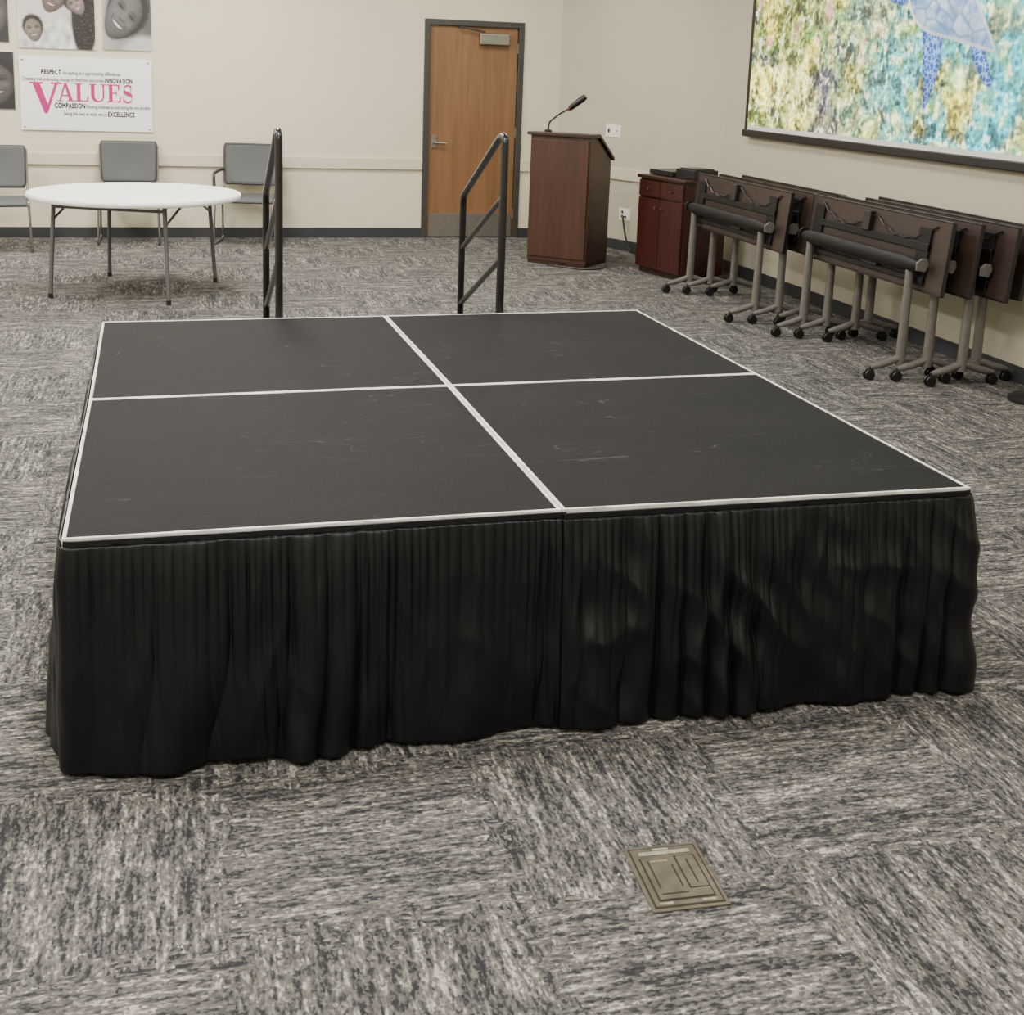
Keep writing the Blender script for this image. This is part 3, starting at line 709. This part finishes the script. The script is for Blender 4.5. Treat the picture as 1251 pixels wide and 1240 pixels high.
me=paint(900,415,sea,lambda u,v:(-0.005,SY0+(SY1-SY0)*u-oy,SZ0+(SZ1-SZ0)*v-ozz)); obj('picture',me,M_screen,scr)
obj('weight_bar',G().box((0,0,0.018),(0.035,4.14,0.062)),M_black,scr,bevel=0.008)
obj('housing',G().box((-0.005,0,2.04),(0.085,4.3,0.10)),M_white,scr,bevel=0.01)

# posters
YW=YB
def poster(x0,x1,z0,z1,fn,nu,nv,label,name='photo_poster'):
    o=thing(name,label,'poster',((x0+x1)/2,YW,z0),group='photo posters on the wall')
    w=x1-x0;h=z1-z0
    obj('backing_board',G().box((0,-0.007,h/2),(w,0.014,h)),M_signwhite,o)
    me=paint(nu,nv,fn,lambda u,v:((u-0.5)*w,-0.0155,v*h)); obj('picture',me,M_photo,o)
    return o
def er(u,v,cu,cv,ru,rv,ang=0):
    dy,dz=u-cu,v-cv; c,s=math.cos(ang),math.sin(ang)
    a_=(dy*c+dz*s)/ru; b_=(-dy*s+dz*c)/rv
    return math.sqrt(a_*a_+b_*b_)
def soft(c,col_,e,w=0.12): return mixc(c,col_,1-sst(1-w,1+w,e))
def facep(c,u,v,cu,cv,r,rot,sk,hair=(0.02,0.018,0.018),light=-0.5,hairy=0.32):
    ca,sa=math.cos(rot),math.sin(rot)
    x=((u-cu)*ca+(v-cv)*sa)/r; y=(-(u-cu)*sa+(v-cv)*ca)/r
    if abs(x)>1.6 or abs(y)>1.9: return c
    hn=0.05*nn(x*6,y*6,cu)
    if hair: c=soft(c,hair,math.hypot(x/0.92,(y-hairy)/1.08)+hn,0.14)
    ee=math.hypot(x/(0.76-0.12*max(0,-y)),(y+0.02)/(1.08 if y<0 else 1.0))
    sh=0.35+0.75*math.sqrt(max(0,1-min(1,ee)**2))+0.50*x*light+0.14*y+0.08*nn(x*5,y*5,cu+3)
    s_=tuple(max(0.01,q*sh) for q in sk)
    dk=tuple(q*0.25 for q in sk)
    for s in (-1,1):
        s_=mixc(s_,dk,0.75*(1-sst(0.4,1.5,math.hypot((x-s*0.31)/0.22,(y-0.20)/0.11))))
        s_=mixc(s_,(0.012,0.01,0.01),0.8*(1-sst(0.6,1.4,math.hypot((x-s*0.31)/0.14,(y-0.17+0.5*(x-s*0.31)**2)/0.028))))
        s_=mixc(s_,dk,0.7*(1-sst(0.4,1.4,math.hypot((x-s*0.33)/0.21,(y-0.36+0.7*(x-s*0.33)**2)/0.04))))
        s_=mixc(s_,tuple(min(1,q*1.5) for q in sk),0.5*(1-sst(0,1,math.hypot((x-s*0.38)/0.24,(y+0.12)/0.18))))
        s_=mixc(s_,dk,0.35*(1-sst(0.3,1.3,math.hypot((x-s*0.36)/0.05,(y+0.32)/0.16))))
    s_=mixc(s_,tuple(min(1,q*1.5) for q in sk),0.45*(1-sst(0,1,math.hypot(x/0.09,(y-0.02)/0.25))))
    s_=mixc(s_,dk,0.65*(1-sst(0.4,1.3,math.hypot(x/0.17,(y+0.21)/0.045))))
    yy=y+0.48-0.4*x*x
    s_=mixc(s_,dk,0.6*(1-sst(0.7,1.2,math.hypot(x/0.36,yy/0.115))))
    if yy<0.05: s_=mixc(s_,(0.62,0.61,0.60),0.9*(1-sst(0.7,1.15,math.hypot(x/0.28,(yy+0.005)/0.055))))
    c=soft(c,s_,ee,0.06)
    return c
def couple(u,v):
    c=mixc((0.62,0.61,0.60),(0.38,0.37,0.365),u*0.7+0.2*nn(u*3,v*3))
    c=soft(c,tuple(0.60+0.40*nn(u*10,v*7,3) for _ in range(3)),er(u,v,0.60,0.0,0.42,0.42))
    c=soft(c,tuple(0.54+0.40*nn(u*12,v*8,5) for _ in range(3)),er(u,v,0.08,-0.05,0.25,0.25))
    hr=0.015+0.06*max(0,nn(u*26,v*40,2))
    c=soft(c,(hr,hr*0.9,hr*0.85),er(u,v,0.86,0.42,0.17,0.54))
    c=facep(c,u,v,0.75,0.62,0.15,0.55,(0.22,0.175,0.155),(hr,hr,hr),0.6)
    c=facep(c,u,v,0.47,0.68,0.19,-0.40,(0.15,0.115,0.10))
    c=facep(c,u,v,0.20,0.25,0.150,0.15,(0.19,0.15,0.13))
    return c
def portrait(u,v):
    c=mixc((0.36,0.36,0.36),(0.08,0.08,0.08),u*1.1)
    c=soft(c,(0.45,0.45,0.45),er(u,v,0.85,-0.02,0.45,0.22),0.25)
    c=facep(c,u,v*1.25,0.44,0.60,0.46,-0.75,(0.115,0.112,0.110),(0.018,0.018,0.018),-1.0,0.25)
    return c
def darkp(u,v):
    c=(0.022,0.022,0.025)
    c=facep(c,u,v,0.75,0.45,0.35,0.1,(0.09,0.087,0.085))
    return c
poster(-1.125,-0.445,1.775,2.45,couple,200,200,'photo poster of a smiling couple with a child in pale shirts')
poster(-0.375,0.06,1.785,2.45,portrait,150,220,'dark grey-toned photo poster of a tilted smiling face')
poster(-1.90,-1.205,1.82,2.45,darkp,80,80,'photo poster with a pale edge beside the couple poster')
poster(-1.90,-1.175,1.21,1.73,darkp,110,100,'dark photo poster of a person beside the values sign')

# values sign
sx0,sx1,sz0,sz1=-1.13,0.055,1.02,1.70
sg_=thing('values_sign','white wall sign reading VALUES in large magenta letters','sign',((sx0+sx1)/2,YB,sz0))
w=sx1-sx0;h=sz1-sz0
obj('board',G().box((0,-0.008,h/2),(w,0.016,h)),M_signwhite,sg_,bevel=0.003)
for s in (-1,1):
    for zz in (0.03,h-0.03): obj('standoff_bolt',G().lathe([(0.008,0),(0.008,-0.012),(0.002,-0.015)],(s*(w/2-0.03),-0.012,zz),10,'y'),M_steel,sg_,smooth=True)
def px(x): return (x-24.5)/162.0*w-w/2
def pz(y): return h-(y-70)/90.0*h
def text(s,x0,x1,yb,ht,mat,bold=False):
    cu=bpy.data.curves.new('t','FONT'); cu.body=s; cu.size=1.0; cu.extrude=0.0
    if bold: cu.space_character=1.10
    o=bpy.data.objects.new('t',cu); col.objects.link(o)
    bpy.context.view_layer.update()
    dg=bpy.context.evaluated_depsgraph_get(); me=bpy.data.meshes.new_from_object(o.evaluated_get(dg))
    col.objects.unlink(o); bpy.data.objects.remove(o)
    V=[v.co.copy() for v in me.vertices]; F=[tuple(p.vertices) for p in me.polygons]
    xs=[v.x for v in V]; a0,a1=min(xs),max(xs)
    X0,X1=px(x0),px(x1); sc=(X1-X0)/(a1-a0); sz_=ht/0.73*h/90.0
    offs=[(0,0)]
    r_=0.045 if bold else 0.018
    offs+=[(r_*math.cos(k*pi/4),r_*math.sin(k*pi/4)) for k in range(8)]
    g=G()
    for n_,(ox,oy_) in enumerate(offs):
        g.add([((v.x+ox-a0)*sc+X0,-0.0172-0.00004*n_,pz(yb)+(v.y+oy_)*sz_) for v in V],F)
    return obj('lettering',g,mat,sg_)
text('RESPECT',51,75,91.0,6.0,M_ink,True); text('Accepting and appreciating differences',77,147.5,91.0,4.6,M_inkg)
text('Creating and embracing change to improve outcomes',28,126.5,99.3,4.6,M_inkg); text('INNOVATION',128,162,99.8,6.0,M_ink,True)
text('COMPASSION',66,103,132.0,6.2,M_ink,True); text('Showing kindness to and caring for one another',104.5,184,131.8,4.6,M_inkg)
text('Being the best at what we do',77,130,141.0,4.6,M_inkg); text('EXCELLENCE',131,164,141.4,6.0,M_ink,True)
def letters():
    def rect(x0,y0,x1,y1): return [(x0,y0),(x1,y0),(x1,y1),(x0,y1)]
    Ld={}
    Ld['V']=(1.0,[[(0.08,1),(0.32,1),(0.62,0.14),(0.53,-0.02),(0.46,-0.02)],[(0.46,-0.02),(0.55,-0.02),(0.92,1),(0.82,1)],rect(0,0.945,0.44,1),rect(0.68,0.945,1.04,1)])
    Ld['A']=(1.0,[[(0.44,1.02),(0.57,1.02),(0.95,0),(0.71,0)],[(0.45,1.02),(0.53,0.93),(0.21,0),(0.11,0)],rect(0.27,0.28,0.72,0.35),rect(0,0,0.34,0.055),rect(0.58,0,1.04,0.055)])
    Ld['L']=(0.8,[rect(0.12,0,0.34,1),rect(0,0.945,0.47,1),rect(0,0,0.76,0.065),[(0.66,0),(0.76,0),(0.82,0.32),(0.76,0.32)]])
    n=12
    outer=[(0.5-0.39*math.cos(pi*i/n),0.34-0.36*math.sin(pi*i/n)) for i in range(n+1)]
    inn=[(0.56-0.24*math.cos(pi*i/n),0.34-0.27*math.sin(pi*i/n)) for i in range(n+1)]
    polys=[[outer[i],outer[i+1],inn[i+1],inn[i]] for i in range(n)]
    Ld['U']=(1.0,polys+[rect(0.11,0.33,0.32,1),rect(0.80,0.33,0.89,1),rect(0,0.945,0.45,1),rect(0.68,0.945,1.02,1)])
    Ld['E']=(0.85,[rect(0.12,0,0.34,1),rect(0,0,0.79,0.065),rect(0,0.935,0.75,1),rect(0.3,0.48,0.56,0.545),rect(0.53,0.38,0.59,0.65),[(0.66,0.70),(0.75,0.70),(0.75,1),(0.66,1)],[(0.69,0),(0.79,0),(0.85,0.32),(0.79,0.32)]])
    P=[];m=28
    for i in range(m+1):
        t=i/m
        if t<0.5: a=math.radians(20+ (t/0.5)*230); cx,cy,r=0.34,0.74,0.225; P.append((cx+r*1.05*math.cos(a),cy+r*math.sin(a)))
        else: a=math.radians(90-((t-0.5)/0.5)*250); cx,cy,r=0.34,0.26,0.24; P.append((cx+r*1.1*math.cos(a),cy+r*math.sin(a)))
    polys=[]
    for i in range(m):
        (x0,y0),(x1,y1)=P[i],P[i+1]
        w0=0.045+0.08*max(0,1-abs(i/m-0.5)*3.0); w1=0.045+0.08*max(0,1-abs((i+1)/m-0.5)*3.0)
        polys.append([(x0-0.01,y0-w0),(x1-0.01,y1-w1),(x1+0.02,y1+w1),(x0+0.02,y0+w0)])
    polys+= [rect(0.52,0.68,0.57,1.0),rect(0.06,0.0,0.11,0.34)]
    Ld['S']=(0.68,polys)
    return Ld
LD=letters()
def word(chs,x0,x1,yt,yb,par,name='letter'):
    gap=0.05
    tot=sum(LD[c][0] for c in chs)+gap*(len(chs)-1); sc=(px(x1)-px(x0))/tot; x=px(x0); H=pz(yt)-pz(yb)
    for c in chs:
        g=G()
        for k,poly in enumerate(LD[c][1]):
            y=-0.0175-0.0002*k
            g.add([(x+a_*sc,y,pz(yb)+b_*H) for a_,b_ in poly],[tuple(range(len(poly)))])
        o=bpy.data.objects.new(name,g.mesh(name)); col.objects.link(o); o.data.materials.append(M_magenta); o.parent=par
        x+=(LD[c][0]+gap)*sc
word('V',36,74,101,138.5,sg_); word('ALUES',69,163,101.5,123.5,sg_)

# ------------------------------------------------------------ stand foot at the wall
fs_=thing('floor_stand','black round-footed stand on the carpet near the wall','stand',(4.90,2.83,0))
obj('base',G().lathe([(0.14,0.0),(0.14,0.018),(0.12,0.032),(0.03,0.05),(0.02,0.07)],(0,0,0),32),M_black,fs_,smooth=True)
obj('pole',G().tube([(0,0,0.05),(0,0,1.1)],0.014,12),M_black,fs_,smooth=True)
obj('cap',G().lathe([(0.03,1.09),(0.035,1.12),(0.02,1.14)],(0,0,0),20),M_black,fs_,smooth=True)

# ------------------------------------------------------------ lights
def area(loc,sx,sy,power,color=(1.0,0.950,0.880),rot=(0,0,0)):
    l=bpy.data.lights.new('ceiling_lamp','AREA'); l.shape='RECTANGLE'; l.size=sx; l.size_y=sy; l.energy=power; l.color=color
    o=bpy.data.objects.new('ceiling_lamp',l); col.objects.link(o); o.location=loc; o.rotation_euler=rot
for x in (-2.2,0.6,3.2):
    for y in (-2.5,1.2,4.6,7.8):
        p_=134
        if x>3: p_=58
        if x<-2: p_=152
        area((x,y,HC-0.03),0.6,1.2,p_)
w=bpy.data.worlds.new('world'); scene.world=w; w.use_nodes=True
w.node_tree.nodes['Background'].inputs[0].default_value=(1.0,0.93,0.84,1); w.node_tree.nodes['Background'].inputs[1].default_value=0.15

# ------------------------------------------------------------ camera
yaw,pitch,roll=0.268,0.203,0.036
f=Vector((math.sin(yaw)*math.cos(pitch),math.cos(yaw)*math.cos(pitch),-math.sin(pitch)))
r=Vector((math.cos(yaw),-math.sin(yaw),0)); u=r.cross(f)
r2=r*math.cos(roll)+u*math.sin(roll); u2=-r*math.sin(roll)+u*math.cos(roll)
cam=bpy.data.cameras.new('camera'); co=bpy.data.objects.new('camera',cam); col.objects.link(co)
co.matrix_world=Matrix((( r2.x,u2.x,-f.x,0.279),(r2.y,u2.y,-f.y,-2.879),(r2.z,u2.z,-f.z,1.703),(0,0,0,1)))
cam.sensor_fit='HORIZONTAL'; cam.sensor_width=36; cam.lens=1506.8/1251*36
cam.shift_y=(399.6-620)/1251; cam.clip_start=0.05
scene.camera=co
